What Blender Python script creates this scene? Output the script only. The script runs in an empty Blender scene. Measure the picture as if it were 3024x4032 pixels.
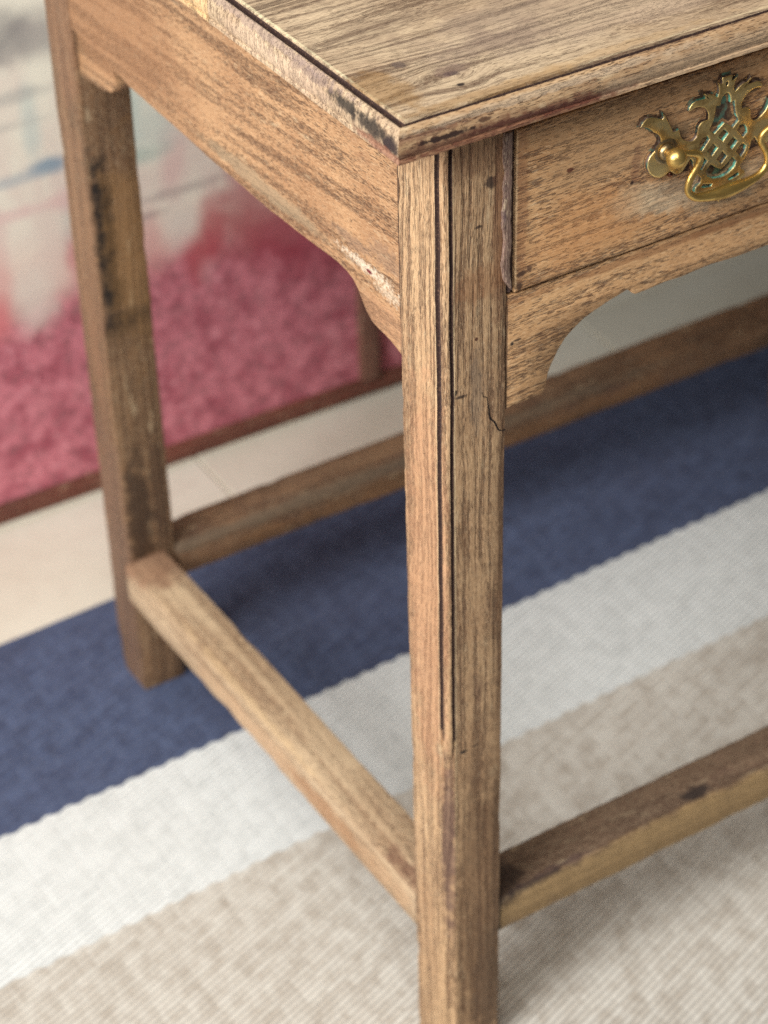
import bpy, bmesh, math, random
from mathutils import Vector, Matrix, noise
random.seed(7)
S = bpy.context.scene
COL = S.collection

# ------------------------------------------------------------------ camera
cam_d = bpy.data.cameras.new("camera")
cam = bpy.data.objects.new("camera", cam_d)
COL.objects.link(cam)
YAW, PIT, ROL = math.radians(-30.9334), math.radians(-37.1406), math.radians(-1.5937)
fw = Vector((-math.sin(YAW) * math.cos(PIT), math.cos(YAW) * math.cos(PIT), math.sin(PIT)))
rt = fw.cross(Vector((0, 0, 1))).normalized()
up = rt.cross(fw)
rt2 = math.cos(ROL) * rt + math.sin(ROL) * up
up2 = -math.sin(ROL) * rt + math.cos(ROL) * up
M = Matrix((rt2, up2, -fw)).transposed().to_4x4()
M.translation = Vector((-0.5654, -0.8759, 1.262))
cam.matrix_world = M
cam_d.sensor_fit = 'HORIZONTAL'
cam_d.sensor_width = 36
cam_d.lens = 3.0426 * 36
cam_d.clip_start = 0.05
cam_d.clip_end = 60
cam_d.dof.use_dof = True
cam_d.dof.focus_distance = 1.215
cam_d.dof.aperture_fstop = 10
S.camera = cam

# ------------------------------------------------------------------ world, lamps, exposure
world = bpy.data.worlds.new("World")
S.world = world
world.use_nodes = True
bg = world.node_tree.nodes['Background']
bg.inputs[0].default_value = (1.0, 0.97, 0.93, 1)
bg.inputs[1].default_value = 0.05


def area(name, loc, aim, sx, sy, power, col):
    d = bpy.data.lights.new(name, 'AREA')
    d.shape = 'RECTANGLE'; d.size = sx; d.size_y = sy; d.energy = power; d.color = col
    o = bpy.data.objects.new(name, d)
    COL.objects.link(o)
    o.location = loc
    o.rotation_euler = (Vector(aim) - Vector(loc)).to_track_quat('-Z', 'Y').to_euler()
    return o


area("window_light", (-2.35, -0.55, 1.95), (0.05, 0.2, 0.3), 1.3, 1.7, 104, (0.98, 0.99, 1.0))
area("room_light", (-1.2, -1.2, 2.8), (-0.1, 0.0, 0.0), 2.0, 2.0, 52, (1.0, 0.985, 0.95))
S.view_settings.view_transform = 'Standard'
S.view_settings.look = 'None'
S.view_settings.exposure = 0.20
S.view_settings.gamma = 1.0


# ------------------------------------------------------------------ colours and node helpers
def lin(r, g, b):
    f = lambda c: (c / 255 / 12.92) if c / 255 <= 0.04045 else ((c / 255 + 0.055) / 1.055) ** 2.4
    return (f(r), f(g), f(b), 1)


class G:
    """small wrapper round a material's node tree"""

    def __init__(s, name):
        s.m = bpy.data.materials.new(name)
        s.m.use_nodes = True
        s.t = s.m.node_tree
        s.b = s.t.nodes['Principled BSDF']
        tc = s.t.nodes.new('ShaderNodeTexCoord')
        s.co = tc.outputs['Object']

    def n(s, kind, **kw):
        nd = s.t.nodes.new(kind)
        for k, v in kw.items():
            setattr(nd, k, v)
        return nd

    def put(s, sock, v):
        if isinstance(v, bpy.types.NodeSocket):
            s.t.links.new(v, sock)
        elif v is not None:
            sock.default_value = v

    def math(s, op, a, b=None, c=None, clamp=False):
        nd = s.n('ShaderNodeMath', operation=op, use_clamp=clamp)
        for i, v in enumerate((a, b, c)):
            s.put(nd.inputs[i], v)
        return nd.outputs[0]

    def vmath(s, op, a, b=None):
        nd = s.n('ShaderNodeVectorMath', operation=op)
        s.put(nd.inputs[0], a); s.put(nd.inputs[1], b)
        return nd.outputs['Value'] if op in ('LENGTH', 'DISTANCE', 'DOT_PRODUCT') else nd.outputs[0]

    def noise(s, vec, scale, detail=2, rough=0.5, col=False, dist=0.0):
        nd = s.n('ShaderNodeTexNoise')
        s.put(nd.inputs['Vector'], vec)
        nd.inputs['Scale'].default_value = scale
        nd.inputs['Detail'].default_value = detail
        nd.inputs['Roughness'].default_value = rough
        nd.inputs['Distortion'].default_value = dist
        return nd.outputs['Color' if col else 'Fac']

    def ramp(s, v, lo, hi, a=0.0, b=1.0, smooth=True):
        nd = s.n('ShaderNodeMapRange', interpolation_type='SMOOTHSTEP' if smooth else 'LINEAR')
        s.put(nd.inputs[0], v)
        for i, x in enumerate((lo, hi, a, b)):
            nd.inputs[1 + i].default_value = x
        return nd.outputs[0]

    def mix(s, f, a, b, mode='MIX'):
        nd = s.n('ShaderNodeMix', data_type='RGBA', blend_type=mode)
        s.put(nd.inputs[0], f); s.put(nd.inputs[6], a); s.put(nd.inputs[7], b)
        return nd.outputs[2]

    def sep(s, v):
        nd = s.n('ShaderNodeSeparateXYZ'); s.put(nd.inputs[0], v)
        return nd.outputs

    def comb(s, x, y, z):
        nd = s.n('ShaderNodeCombineXYZ')
        s.put(nd.inputs[0], x); s.put(nd.inputs[1], y); s.put(nd.inputs[2], z)
        return nd.outputs[0]

    def bump(s, h, strength, dist):
        nd = s.n('ShaderNodeBump')
        s.put(nd.inputs['Height'], h)
        nd.inputs['Strength'].default_value = strength
        nd.inputs['Distance'].default_value = dist
        s.t.links.new(nd.outputs[0], s.b.inputs['Normal'])

    def stain(s, colr, centre, radii, colour, strength=0.9, rough=0.55, scale=90, edge=0.35):
        """a mark of its own shape in object space; radii along x, y, z"""
        d = s.vmath('SUBTRACT', s.co, tuple(centre))
        d = s.vmath('DIVIDE', d, tuple(radii))
        ln = s.vmath('LENGTH', d)
        nz = s.noise(s.co, scale, 3, 0.6)
        ln = s.math('ADD', ln, s.math('MULTIPLY', s.math('SUBTRACT', nz, 0.5), rough * 3))
        f = s.math('MULTIPLY', s.ramp(ln, 1 - edge, 1 + edge, 1, 0), strength)
        return s.mix(f, colr, colour)


def wood(name, axis, light, dark, line=None, seed=0.0, rings=0.55, pores=0.75, ringscale=300, stains_and_light=(),
         blot=0.5, dirt=0.25, dirtcol=(92, 66, 58), slope=0.0, wave=0.002, porelen=70, porescale=900, rough=0.52,
         ringlen=5.0, worn=0.0, knots=()):
    g = G(name)
    light, dark = lin(*light), lin(*dark)
    line = lin(*(line or (96, 68, 50)))
    co = s0 = g.vmath('ADD', g.co, (seed * .37, seed * .71, seed * .53))
    # slow wander of the grain
    wv = g.noise(g.vmath('MULTIPLY', co, tuple(3.5 if i == axis else 22.0 for i in range(3))), 1.0, 2, 0.5, col=True)
    wv = g.vmath('MULTIPLY', g.vmath('SUBTRACT', wv, (0.5, 0.5, 0.5)), (wave * 4, wave * 4, wave * 4))
    p = g.vmath('ADD', co, wv)
    for (kc, kr, ks) in knots:      # grain swerves round a knot
        d = g.vmath('SUBTRACT', g.co, tuple(kc))
        ln = g.vmath('LENGTH', g.vmath('DIVIDE', d, tuple(kr)))
        w = g.ramp(ln, 0.0, 1.6, ks, 0)
        wc = g.n('ShaderNodeVectorMath', operation='SCALE')
        g.t.links.new(d, wc.inputs[0]); g.t.links.new(w, wc.inputs['Scale'])
        p = g.vmath('SUBTRACT', p, wc.outputs[0])
    if slope:
        x, y, z = g.sep(p)[:3]
        c = [x, y, z]
        o = {0: 2, 1: 2, 2: 0}[axis]
        c[o] = g.math('ADD', c[o], g.math('MULTIPLY', c[axis], slope))
        if axis == 0:
            c[1] = g.math('ADD', c[1], g.math('MULTIPLY', c[0], slope))
        p = g.comb(*c)
    sc = lambda across, along: g.vmath('MULTIPLY', p, tuple(along if i == axis else across for i in range(3)))
    n_ring = g.noise(sc(ringscale, ringlen), 1.0, 2, 0.45)
    ring = g.ramp(n_ring, 0.47, 0.68)
    n_fib = g.noise(sc(1500, 26), 1.0, 2, 0.6)
    n_pore = g.noise(sc(porescale * 2.7, porelen * 1.7), 1.0, 1, 0.6)
    gate = g.ramp(n_ring, 0.36, 0.60, 0.07, -0.07)
    pore = g.ramp(g.math('SUBTRACT', n_pore, gate), 0.565, 0.65)
    n_big = g.noise(s0, 14, 3, 0.6)
    n_mid = g.noise(sc(70, 12), 1.0, 3, 0.6)
    c = g.mix(g.math('MULTIPLY', g.ramp(n_big, 0.35, 0.68), blot), light, dark)
    c = g.mix(g.math('MULTIPLY', g.ramp(n_mid, 0.42, 0.75), 0.35), c, dark)
    c = g.mix(g.ramp(n_fib, 0.3, 0.75, 0.0, 0.30), c, line)
    c = g.mix(g.math('MULTIPLY', ring, rings), c, line)
    c = g.mix(g.math('MULTIPLY', pore, pores), c, lin(92, 62, 44))
    mic = g.noise(sc(2600, 260), 1.0, 2, 0.7)
    c = g.mix(g.ramp(mic, 0.35, 0.55, 0.20, 0.0), c, lin(80, 56, 42))
    c = g.mix(g.ramp(mic, 0.5, 0.68, 0.0, 0.24), c, lin(250, 226, 186))
    # old wax and dirt caught in the grain, in patches
    nd = g.noise(g.vmath('ADD', sc(55, 20), (7, 3, 1)), 1.0, 4, 0.65)
    c = g.mix(g.math('MULTIPLY', g.ramp(nd, 0.56, 0.72), dirt), c, lin(*dirtcol))
    # pale scuffs
    nw = g.noise(g.vmath('ADD', sc(160, 45), (3, 9, 5)), 1.0, 3, 0.6)
    c = g.mix(g.ramp(nw, 0.60, 0.74, 0, 0.28 + worn), c, lin(236, 212, 172))
    for st in stains_and_light:
        cc, rr, colr, strength = st[:4]
        c = g.stain(c, cc, rr, lin(*colr), strength, *(st[4:]))
    g.put(g.b.inputs['Base Color'], c)
    g.put(g.b.inputs['Roughness'], g.ramp(g.math('ADD', n_mid, pore), 0.2, 1.4, rough - 0.06, rough + 0.25))
    g.b.inputs['Specular IOR Level'].default_value = 0.32
    h = g.math('SUBTRACT', g.math('MULTIPLY', n_fib, 0.35), g.math('ADD', pore, g.math('MULTIPLY', ring, 0.55)))
    h = g.math('ADD', h, g.math('MULTIPLY', n_mid, 0.8))
    g.bump(h, 0.8, 0.0008)
    return g.m


def simple(name, col, rough=0.6, metal=0.0, col2=None, scale=200, spec=0.3, lo=0.4, hi=0.65, bumpd=0.0003):
    g = G(name)
    n = g.noise(g.co, scale, 4, 0.6)
    g.put(g.b.inputs['Base Color'], g.mix(g.ramp(n, lo, hi), lin(*col), lin(*(col2 or col))))
    g.b.inputs['Roughness'].default_value = rough
    g.b.inputs['Metallic'].default_value = metal
    g.b.inputs['Specular IOR Level'].default_value = spec
    g.bump(n, 0.5, bumpd)
    return g.m


# ------------------------------------------------------------------ object helpers
def link(name, me, mats, parent=None, smooth=None):
    for m in (mats if isinstance(mats, (list, tuple)) else [mats]):
        me.materials.append(m)
    if smooth is not None:
        me.shade_smooth()
        me.set_sharp_from_angle(angle=math.radians(smooth))
    o = bpy.data.objects.new(name, me)
    COL.objects.link(o)
    if parent is not None:
        o.parent = parent
    return o


def mesh(name, verts, faces, mi=None):
    me = bpy.data.meshes.new(name)
    me.from_pydata([tuple(v) for v in verts], [], faces)
    if mi:
        for p, i in zip(me.polygons, mi):
            p.material_index = i
    bm = bmesh.new(); bm.from_mesh(me)
    bmesh.ops.recalc_face_normals(bm, faces=bm.faces)
    bm.to_mesh(me); bm.free()
    return me


def tag(o, label=None, category=None, kind=None, group=None):
    for k, v in (('label', label), ('category', category), ('kind', kind), ('group', group)):
        if v:
            o[k] = v
    return o


def wob(p, seed, f=18.0, amp=1.0):
    """slow + fine wander of a hand-worked edge"""
    q = Vector(p) * f + Vector((seed * 3.1, seed * 1.7, seed * 2.3))
    return (noise.noise(q) + 0.45 * noise.noise(q * 4.1) + 0.25 * noise.noise(q * 11.0)) * amp


def loft(name, prof, axis, a0, a1, seg, amp=0.0004, seed=1, matcol=None, dent=0.0):
    """prof(t) -> list of 2D points for the two other axes, lofted along an axis"""
    oth = [i for i in range(3) if i != axis]
    verts, faces, mi = [], [], []
    n = None
    for k in range(seg + 1):
        a = a0 + (a1 - a0) * k / seg
        pr = prof(a)
        n = len(pr)
        cu = sum(p[0] for p in pr) / n; cv = sum(p[1] for p in pr) / n
        for (u, v) in pr:
            q = [0, 0, 0]; q[axis] = a; q[oth[0]] = u; q[oth[1]] = v
            q[oth[0]] += wob(q, seed, 20, amp)
            q[oth[1]] += wob(q, seed + 5, 20, amp)
            if dent:
                # corners lose a little more than the flats
                d = max(0.0, noise.noise(Vector(q) * 45 + Vector((seed, 0, seed))) - 0.18) * dent
                q[oth[0]] += (cu - u) / abs(cu - u + 1e-9) * d if u != cu else 0
                q[oth[1]] += (cv - v) / abs(cv - v + 1e-9) * d if v != cv else 0
            verts.append(q)
    for k in range(seg):
        for i in range(n):
            j = (i + 1) % n
            faces.append((k * n + i, k * n + j, (k + 1) * n + j, (k + 1) * n + i))
            mi.append(matcol[i] if matcol else 0)
    faces.append(tuple(range(n))[::-1]); mi.append(0)
    faces.append(tuple(seg * n + i for i in range(n))); mi.append(0)
    return mesh(name, verts, faces, mi)


def bar_profile(u0, u1, v0, v1, c=0.0012, worn=None):
    """rounded rectangle, three points a corner; worn = extra radius at corner (u0,v1)"""
    out = []
    for (cu, cv, su, sv) in ((u1, v1, -1, -1), (u0, v1, 1, -1), (u0, v0, 1, 1), (u1, v0, -1, 1)):
        r = worn if (worn and cu == u0 and cv == v1) else c
        pts = []
        for t in (0, 0.5, 1):
            a = t * math.pi / 2
            pts.append((cu + su * r * (1 - math.sin(a)), cv + sv * r * (1 - math.cos(a))))
        if (su * sv) > 0:
            out += pts[::-1]
        else:
            out += pts
    # order by angle round the centre keeps it simple
    mu, mv = (u0 + u1) / 2, (v0 + v1) / 2
    out.sort(key=lambda p: math.atan2((p[1] - mv) / (v1 - v0), (p[0] - mu) / (u1 - u0)))
    return out


def board(name, loops, depth, bevel, to3d, step=0.0, amp=0.0, seed=1, res=1):
    """flat board cut to an outline (first loop) with holes (other loops): real thickness, eased edges"""
    cu = bpy.data.curves.new(name, 'CURVE')
    cu.dimensions = '2D'; cu.fill_mode = 'BOTH'
    cu.extrude = depth / 2 - bevel; cu.bevel_depth = bevel; cu.offset = -bevel; cu.bevel_resolution = res
    for li, lp in enumerate(loops):
        if step:
            out = []
            for a, b in zip(lp, lp[1:] + lp[:1]):
                L = math.hypot(b[0] - a[0], b[1] - a[1]); k = max(1, int(L / step))
                for i in range(k):
                    u = a[0] + (b[0] - a[0]) * i / k; v = a[1] + (b[1] - a[1]) * i / k
                    out.append((u + wob((u, v, 0), seed, 60, amp), v + wob((u, v, 3), seed, 60, amp)))
            lp = out
        sp = cu.splines.new('POLY')
        sp.points.add(len(lp) - 1)
        for p, (u, v) in zip(sp.points, lp):
            p.co = (u, v, 0, 1)
        sp.use_cyclic_u = True
    ob = bpy.data.objects.new(name, cu)
    COL.objects.link(ob)
    me = bpy.data.meshes.new_from_object(ob.evaluated_get(bpy.context.evaluated_depsgraph_get()))
    bpy.data.objects.remove(ob); bpy.data.curves.remove(cu)
    for v in me.vertices:
        v.co = to3d(v.co.x, v.co.y, v.co.z)
    bm = bmesh.new(); bm.from_mesh(me)
    bmesh.ops.remove_doubles(bm, verts=bm.verts, dist=1e-6)
    bmesh.ops.recalc_face_normals(bm, faces=bm.faces)
    bm.to_mesh(me); bm.free()
    me.materials.clear()
    return me


def tube(path, radii, sides=14, squash=None, closed_ends=True):
    P = [Vector(p) for p in path]
    verts, faces = [], []
    for i, p in enumerate(P):
        t = (P[min(i + 1, len(P) - 1)] - P[max(i - 1, 0)]).normalized()
        n = Vector((0, -1, 0)); n = (n - t * n.dot(t)).normalized()
        b = t.cross(n)
        for k in range(sides):
            a = 2 * math.pi * k / sides
            ru, rv = (radii[i] if isinstance(radii[i], tuple) else (radii[i], radii[i]))
            verts.append(p + n * math.cos(a) * ru + b * math.sin(a) * rv)
    for i in range(len(P) - 1):
        for k in range(sides):
            l = (k + 1) % sides
            faces.append((i * sides + k, i * sides + l, (i + 1) * sides + l, (i + 1) * sides + k))
    faces.append(tuple(range(sides))[::-1]); faces.append(tuple((len(P) - 1) * sides + k for k in range(sides)))
    return verts, faces


def spline(pts, n):
    """Catmull-Rom through points (any tuple length)"""
    out = []
    m = len(pts)
    for i in range(m - 1):
        p0, p1, p2, p3 = (pts[max(i - 1, 0)], pts[i], pts[i + 1], pts[min(i + 2, m - 1)])
        for k in range(n):
            t = k / n
            out.append(tuple(0.5 * ((2 * b) + (-a + c) * t + (2 * a - 5 * b + 4 * c - d) * t * t + (-a + 3 * b - 3 * c + d) * t ** 3)
                             for a, b, c, d in zip(p0, p1, p2, p3)))
    out.append(tuple(pts[-1]))
    return out


def lathe(profile, centre, sides=28):
    """profile (r, dist towards the viewer along -Y)"""
    verts, faces = [], []
    for (r, h) in profile:
        for k in range(sides):
            a = 2 * math.pi * k / sides
            verts.append((centre[0] + r * math.cos(a), centre[1] - h, centre[2] + r * math.sin(a)))
    for i in range(len(profile) - 1):
        for k in range(sides):
            l = (k + 1) % sides
            faces.append((i * sides + k, i * sides + l, (i + 1) * sides + l, (i + 1) * sides + k))
    faces.append(tuple(range(sides))); faces.append(tuple((len(profile) - 1) * sides + k for k in range(sides))[::-1])
    return verts, faces


# ------------------------------------------------------------------ dimensions (metres)
W_, WD = 0.0396, 0.0402          # leg across, leg deep
LEN, DEP = 0.72, 0.495           # outside legs
ZG, ZB = 0.7292, 0.7099          # table top, its underside
ZS = 0.1344                      # stretcher top

# ------------------------------------------------------------------ floor, rug
def floor_mat():
    g = G("floor_stone")
    n = g.noise(g.co, 3.0, 4, 0.6); n2 = g.noise(g.co, 60, 4, 0.6)
    c = g.mix(g.ramp(n, 0.35, 0.7), lin(220, 214, 196), lin(206, 198, 178))
    c = g.mix(g.ramp(n2, 0.45, 0.8, 0, 0.35), c, lin(196, 184, 166))
    g.put(g.b.inputs['Base Color'], c); g.b.inputs['Roughness'].default_value = 0.45
    g.bump(n2, 0.3, 0.0004)
    return g.m


def slab(x0, x1, y0, y1, z0, z1):
    v = [(x, y, z) for z in (z0, z1) for y in (y0, y1) for x in (x0, x1)]
    f = [(0, 1, 3, 2), (4, 5, 7, 6), (0, 1, 5, 4), (1, 3, 7, 5), (3, 2, 6, 7), (2, 0, 4, 6)]
    return v, f


grout = simple("tile_grout", (176, 165, 150), 0.8)
floor = tag(link("floor", mesh("floor", *slab(-6, 6, -6, 6, -0.06, -0.0085)), grout), kind="structure")
fm = floor_mat()
tile_me = mesh("tile", *slab(0.0008, 0.4305, 0.0008, 0.4305, -0.0085, -0.0062))
bmt = bmesh.new(); bmt.from_mesh(tile_me)
bmesh.ops.bevel(bmt, geom=[e for e in bmt.edges if all(v.co.z > -0.007 for v in e.verts)], offset=0.0012, segments=2, affect='EDGES')
bmt.to_mesh(tile_me); bmt.free()
first = True
for i in range(-3, 5):
    for j in range(-1, 4):
        t = link("tile", tile_me, fm) if first else bpy.data.objects.new("tile", tile_me)
        if not first:
            COL.objects.link(t)
        first = False
        t.parent = floor
        t.location = (0.1935 + 0.4313 * i, 0.295 + 0.4313 * j, random.uniform(-0.0002, 0.0002))


def rug_mat():
    g = G("rug_weave")
    x, y, z = g.sep(g.co)[:3]
    wn = g.math('MULTIPLY', g.math('SUBTRACT', g.noise(g.co, 22, 2), 0.5), 0.0022)
    yy = g.math('ADD', g.math('SUBTRACT', y, g.math('MULTIPLY', x, 0.0314)), wn)
    PX, PY = 0.0182, 0.0054
    wx = g.math('MULTIPLY', g.math('SUBTRACT', g.noise(g.co, 16, 2), 0.5), 0.004)
    xx = g.math('ADD', x, wx)
    xc = g.math('DIVIDE', xx, PX)
    fx = g.math('FRACT', xc)
    saw = g.math('MULTIPLY', g.math('SUBTRACT', fx, 0.5), PY)
    ys = g.math('SUBTRACT', yy, g.math('MULTIPLY', g.math('SINE', g.math('ADD', g.math('MULTIPLY', fx, 6.2832), -1.2)), -0.0012))
    ys = g.math('ADD', ys, g.math('MULTIPLY', g.math('SUBTRACT', g.noise(g.co, 140, 2), 0.5), 0.0022))
    yt = g.math('SUBTRACT', yy, saw)                     # stepped stripe edges
    ph = g.math('DIVIDE', yt, PY)
    cell = g.comb(g.math('FLOOR', xc), g.math('FLOOR', ph), 0.0)
    wn_ = g.n('ShaderNodeTexWhiteNoise', noise_dimensions='2D'); g.put(wn_.inputs['Vector'], cell)
    rnd = wn_.outputs['Value']
    # each yarn: a soft rounded rib, pinched where it dives under
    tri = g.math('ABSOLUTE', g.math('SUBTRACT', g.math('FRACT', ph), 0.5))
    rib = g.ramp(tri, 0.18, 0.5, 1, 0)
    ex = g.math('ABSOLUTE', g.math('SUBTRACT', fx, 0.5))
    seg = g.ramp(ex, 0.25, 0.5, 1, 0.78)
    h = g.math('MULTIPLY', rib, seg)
    fuzz = g.noise(g.co, 900, 3, 0.6)
    soft = g.noise(g.vmath('MULTIPLY', g.co, (75, 40, 1)), 1.0, 4, 0.7)
    cloud = g.noise(g.co, 7, 3, 0.6)

    def step(at):
        return g.ramp(ys, at - 0.0009, at + 0.0009)

    beige_a, beige_b = lin(212, 206, 194), lin(174, 163, 148)
    bt = g.math('ADD', g.math('MULTIPLY', rnd, 0.18), g.math('MULTIPLY', soft, 0.9))
    beige = g.mix(g.ramp(bt, 0.32, 0.86), beige_a, beige_b)
    white = g.mix(g.ramp(bt, 0.3, 0.95), lin(228, 230, 226), lin(202, 204, 200))
    blue = g.mix(g.ramp(bt, 0.25, 0.9), lin(78, 91, 122), lin(46, 55, 83))
    blue = g.mix(g.ramp(cloud, 0.42, 0.7, 0, 0.3), blue, lin(62, 68, 96))
    c = g.mix(step(0.2381), beige, white)
    c = g.mix(step(0.3715), c, blue)
    c = g.mix(g.math('SUBTRACT', 1.0, step(-0.42)), c, white)
    c = g.mix(g.math('SUBTRACT', 1.0, step(-0.56)), c, blue)
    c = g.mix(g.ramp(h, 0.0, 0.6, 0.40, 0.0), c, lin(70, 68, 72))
    c = g.mix(g.ramp(fuzz, 0.4, 0.8, 0, 0.10), c, lin(240, 238, 232))
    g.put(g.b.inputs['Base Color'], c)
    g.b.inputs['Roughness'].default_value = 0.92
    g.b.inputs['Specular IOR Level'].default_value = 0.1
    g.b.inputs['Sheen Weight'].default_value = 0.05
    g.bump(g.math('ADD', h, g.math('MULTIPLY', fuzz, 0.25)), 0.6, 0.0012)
    return g.m


# the rug is a gently uneven sheet with thickness
rv, rf = [], []
NX, NY = 170, 120
X0, X1, Y0, Y1 = -1.3, 1.9, -1.7, 0.5789
for j in range(NY + 1):
    for i in range(NX + 1):
        x = X0 + (X1 - X0) * i / NX; y = Y0 + (Y1 - Y0) * j / NY
        zz = -0.0006 + wob((x, y, 0), 3, 5.0, 0.0008)
        ye = y + (0.0314 * x if j == NY else 0) * 1.0 + (wob((x, 0, 0), 9, 25, 0.0012) if j == NY else 0)
        if j in (0, NY) or i in (0, NX):
            zz -= 0.0012
        rv.append((x, ye, min(zz, 0.0)))
for j in range(NY):
    for i in range(NX):
        a = j * (NX + 1) + i
        rf.append((a, a + 1, a + NX + 2, a + NX + 1))
base = len(rv)
ring_ = [j for j in range(NX + 1)] + [(j + 1) * (NX + 1) - 1 for j in range(1, NY + 1)] + \
        [NY * (NX + 1) + i for i in range(NX - 1, -1, -1)] + [j * (NX + 1) for j in range(NY - 1, 0, -1)]
for k in ring_:
    rv.append((rv[k][0], rv[k][1], -0.0061))
for k in range(len(ring_)):
    l = (k + 1) % len(ring_)
    rf.append((ring_[k], ring_[l], base + l, base + k))
rug = tag(link("rug", mesh("rug", rv, rf), rug_mat(), smooth=50),
          "flat woven rug with wide navy, white and beige stripes under the oak table", "rug")

# ------------------------------------------------------------------ the pink painted screen behind
def cloth_mat():
    g = G("painted_cloth")
    x, y, z = g.sep(g.co)[:3]
    big = g.noise(g.co, 9, 4, 0.6, dist=0.6)
    mid = g.noise(g.co, 38, 4, 0.65)
    fine = g.noise(g.co, 120, 4, 0.7)
    zz = g.math('ADD', z, g.math('MULTIPLY', g.math('SUBTRACT', big, 0.5), 0.10))
    zz = g.math('ADD', zz, g.math('MULTIPLY', g.math('SUBTRACT', mid, 0.5), 0.035))
    # cream ground above, madder pink wash below
    cream = g.mix(g.ramp(big, 0.4, 0.65), lin(238, 231, 212), lin(226, 208, 194))
    rose = g.mix(g.ramp(mid, 0.38, 0.66), lin(206, 124, 134), lin(164, 84, 96))
    rose = g.mix(g.ramp(fine, 0.47, 0.62, 0, 0.55), rose, lin(140, 92, 96))
    rose = g.mix(g.ramp(fine, 0.44, 0.34, 0, 0.5), rose, lin(224, 160, 166))
    rose = g.mix(g.ramp(g.noise(g.co, 24, 3, 0.6), 0.55, 0.75, 0, 0.5), rose, lin(214, 140, 146))
    blush = g.mix(g.ramp(zz, 0.19, 0.30, 0.6, 0.0), cream, lin(214, 148, 140))
    c = g.mix(g.ramp(zz, 0.175, 0.245, 1, 0), blush, rose)
    red, grey, bluec = (176, 62, 74), (140, 134, 132), (116, 150, 172)
    marks = [((.232, 0, .235), (.013, 1, .030), red, .85), ((.215, 0, .205), (.012, 1, .022), red, .8),
             ((.262, 0, .245), (.02, 1, .05), (170, 88, 90), .7), ((.30, 0, .22), (.05, 1, .045), (166, 66, 78), .75),
             ((.36, 0, .20), (.06, 1, .05), (150, 58, 72), .8),
             ((.201, 0, .245), (.016, 1, .020), (220, 208, 196), .7), ((.222, 0, .190), (.008, 1, .012), (206, 166, 164), .35), ((.17, 0, .235), (.012, 1, .03), (206, 130, 130), .5), ((.13, 0, .225), (.012, 1, .03), (204, 120, 122), .5), ((.03, 0, .235), (.010, 1, .035), (212, 128, 126), .55), ((.34, 0, .25), (.02, 1, .05), (176, 90, 92), .6),
             ((.085, 0, .452), (.034, 1, .020), grey, .8), ((.060, 0, .462), (.02, 1, .02), (120, 116, 116), .6), ((.075, 0, .38), (.008, 1, .03), (176, 200, 196), .5), ((.16, 0, .38), (.012, 1, .05), (176, 204, 196), .55), ((.20, 0, .31), (.012, 1, .035), (214, 160, 160), .5), ((.26, 0, .30), (.012, 1, .04), (206, 140, 142), .5), ((.10, 0, .27), (.008, 1, .03), (186, 180, 172), .5), ((.12, 0, .35), (.010, 1, .04), (222, 190, 184), .5), ((.035, 0, .29), (.010, 1, .03), (216, 176, 170), .5),
             ((.066, 0, .405), (.03, 1, .006), (168, 166, 160), .6), ((.030, 0, .380), (.05, 1, .004), (176, 172, 164), .5),
             ((.088, 0, .336), (.018, 1, .007), (84, 130, 160), .85), ((.045, 0, .331), (.045, 1, .005), (168, 176, 180), .7),
             ((.179, 0, .345), (.03, 1, .025), (188, 200, 192), .6), ((.155, 0, .32), (.035, 1, .008), (140, 170, 160), .5),
             ((.205, 0, .277), (.040, 1, .005), (140, 122, 122), .5), ((.165, 0, .262), (.022, 1, .004), (150, 132, 130), .6),
             ((.115, 0, .300), (.03, 1, .010), (222, 170, 168), .6), ((.050, 0, .300), (.03, 1, .006), (222, 180, 176), .6),
             ((.060, 0, .215), (.020, 1, .028), (222, 214, 200), .7), ((.012, 0, .250), (.022, 1, .02), (226, 190, 180), .6),
             ((.100, 0, .245), (.008, 1, .020), (204, 110, 112), .7), ((.015, 0, .205), (.02, 1, .02), (214, 112, 116), .7)]
    for (cc, rr, col, st) in marks:
        c = g.stain(c, cc, rr, lin(*col), st * .85, 0.4, 40, 0.65)
    weave = g.noise(g.vmath('MULTIPLY', g.co, (1, 1, 0.3)), 1600, 2, 0.6)
    g.put(g.b.inputs['Base Color'], c)
    g.b.inputs['Roughness'].default_value = 0.85
    g.b.inputs['Specular IOR Level'].default_value = 0.15
    g.bump(weave, 0.5, 0.0004)
    return g.m


screen = bpy.data.objects.new("folding_screen", None)
COL.objects.link(screen)
screen.location = (0, 0.7334, -0.0062)
screen.rotation_euler = (0, 0, math.atan(-0.0182))
tag(screen, "upright screen painted pink below and cream above with a dark red base rail", "screen")
cloth = cloth_mat()
redwood = wood("red_brown_wood", 0, (128, 62, 50), (98, 44, 38), (70, 34, 30), seed=9, rings=.3, pores=.3)
tanwood = wood("tan_post_wood", 2, (128, 82, 70), (112, 66, 58), seed=4, rings=.3, pores=.3)
for (a, b) in ((-1.02, 0.3735), (0.3945, 0.515)):
    v, f = slab(a, b, 0.004, 0.022, 0.020, 1.25)
    link("painted_panel", mesh("painted_panel", v, f), cloth, screen)
link("base_rail", loft("base_rail", lambda a: bar_profile(-0.001, 0.030, 0.0, 0.020, 0.003), 0, -1.04, 0.535, 60, 0.0004, 2),
     redwood, screen, 40)
link("top_rail", loft("top_rail", lambda a: bar_profile(0.0, 0.030, 1.25, 1.28, 0.003), 0, -1.04, 0.535, 20, 0.0004, 2),
     redwood, screen, 40)
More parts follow.
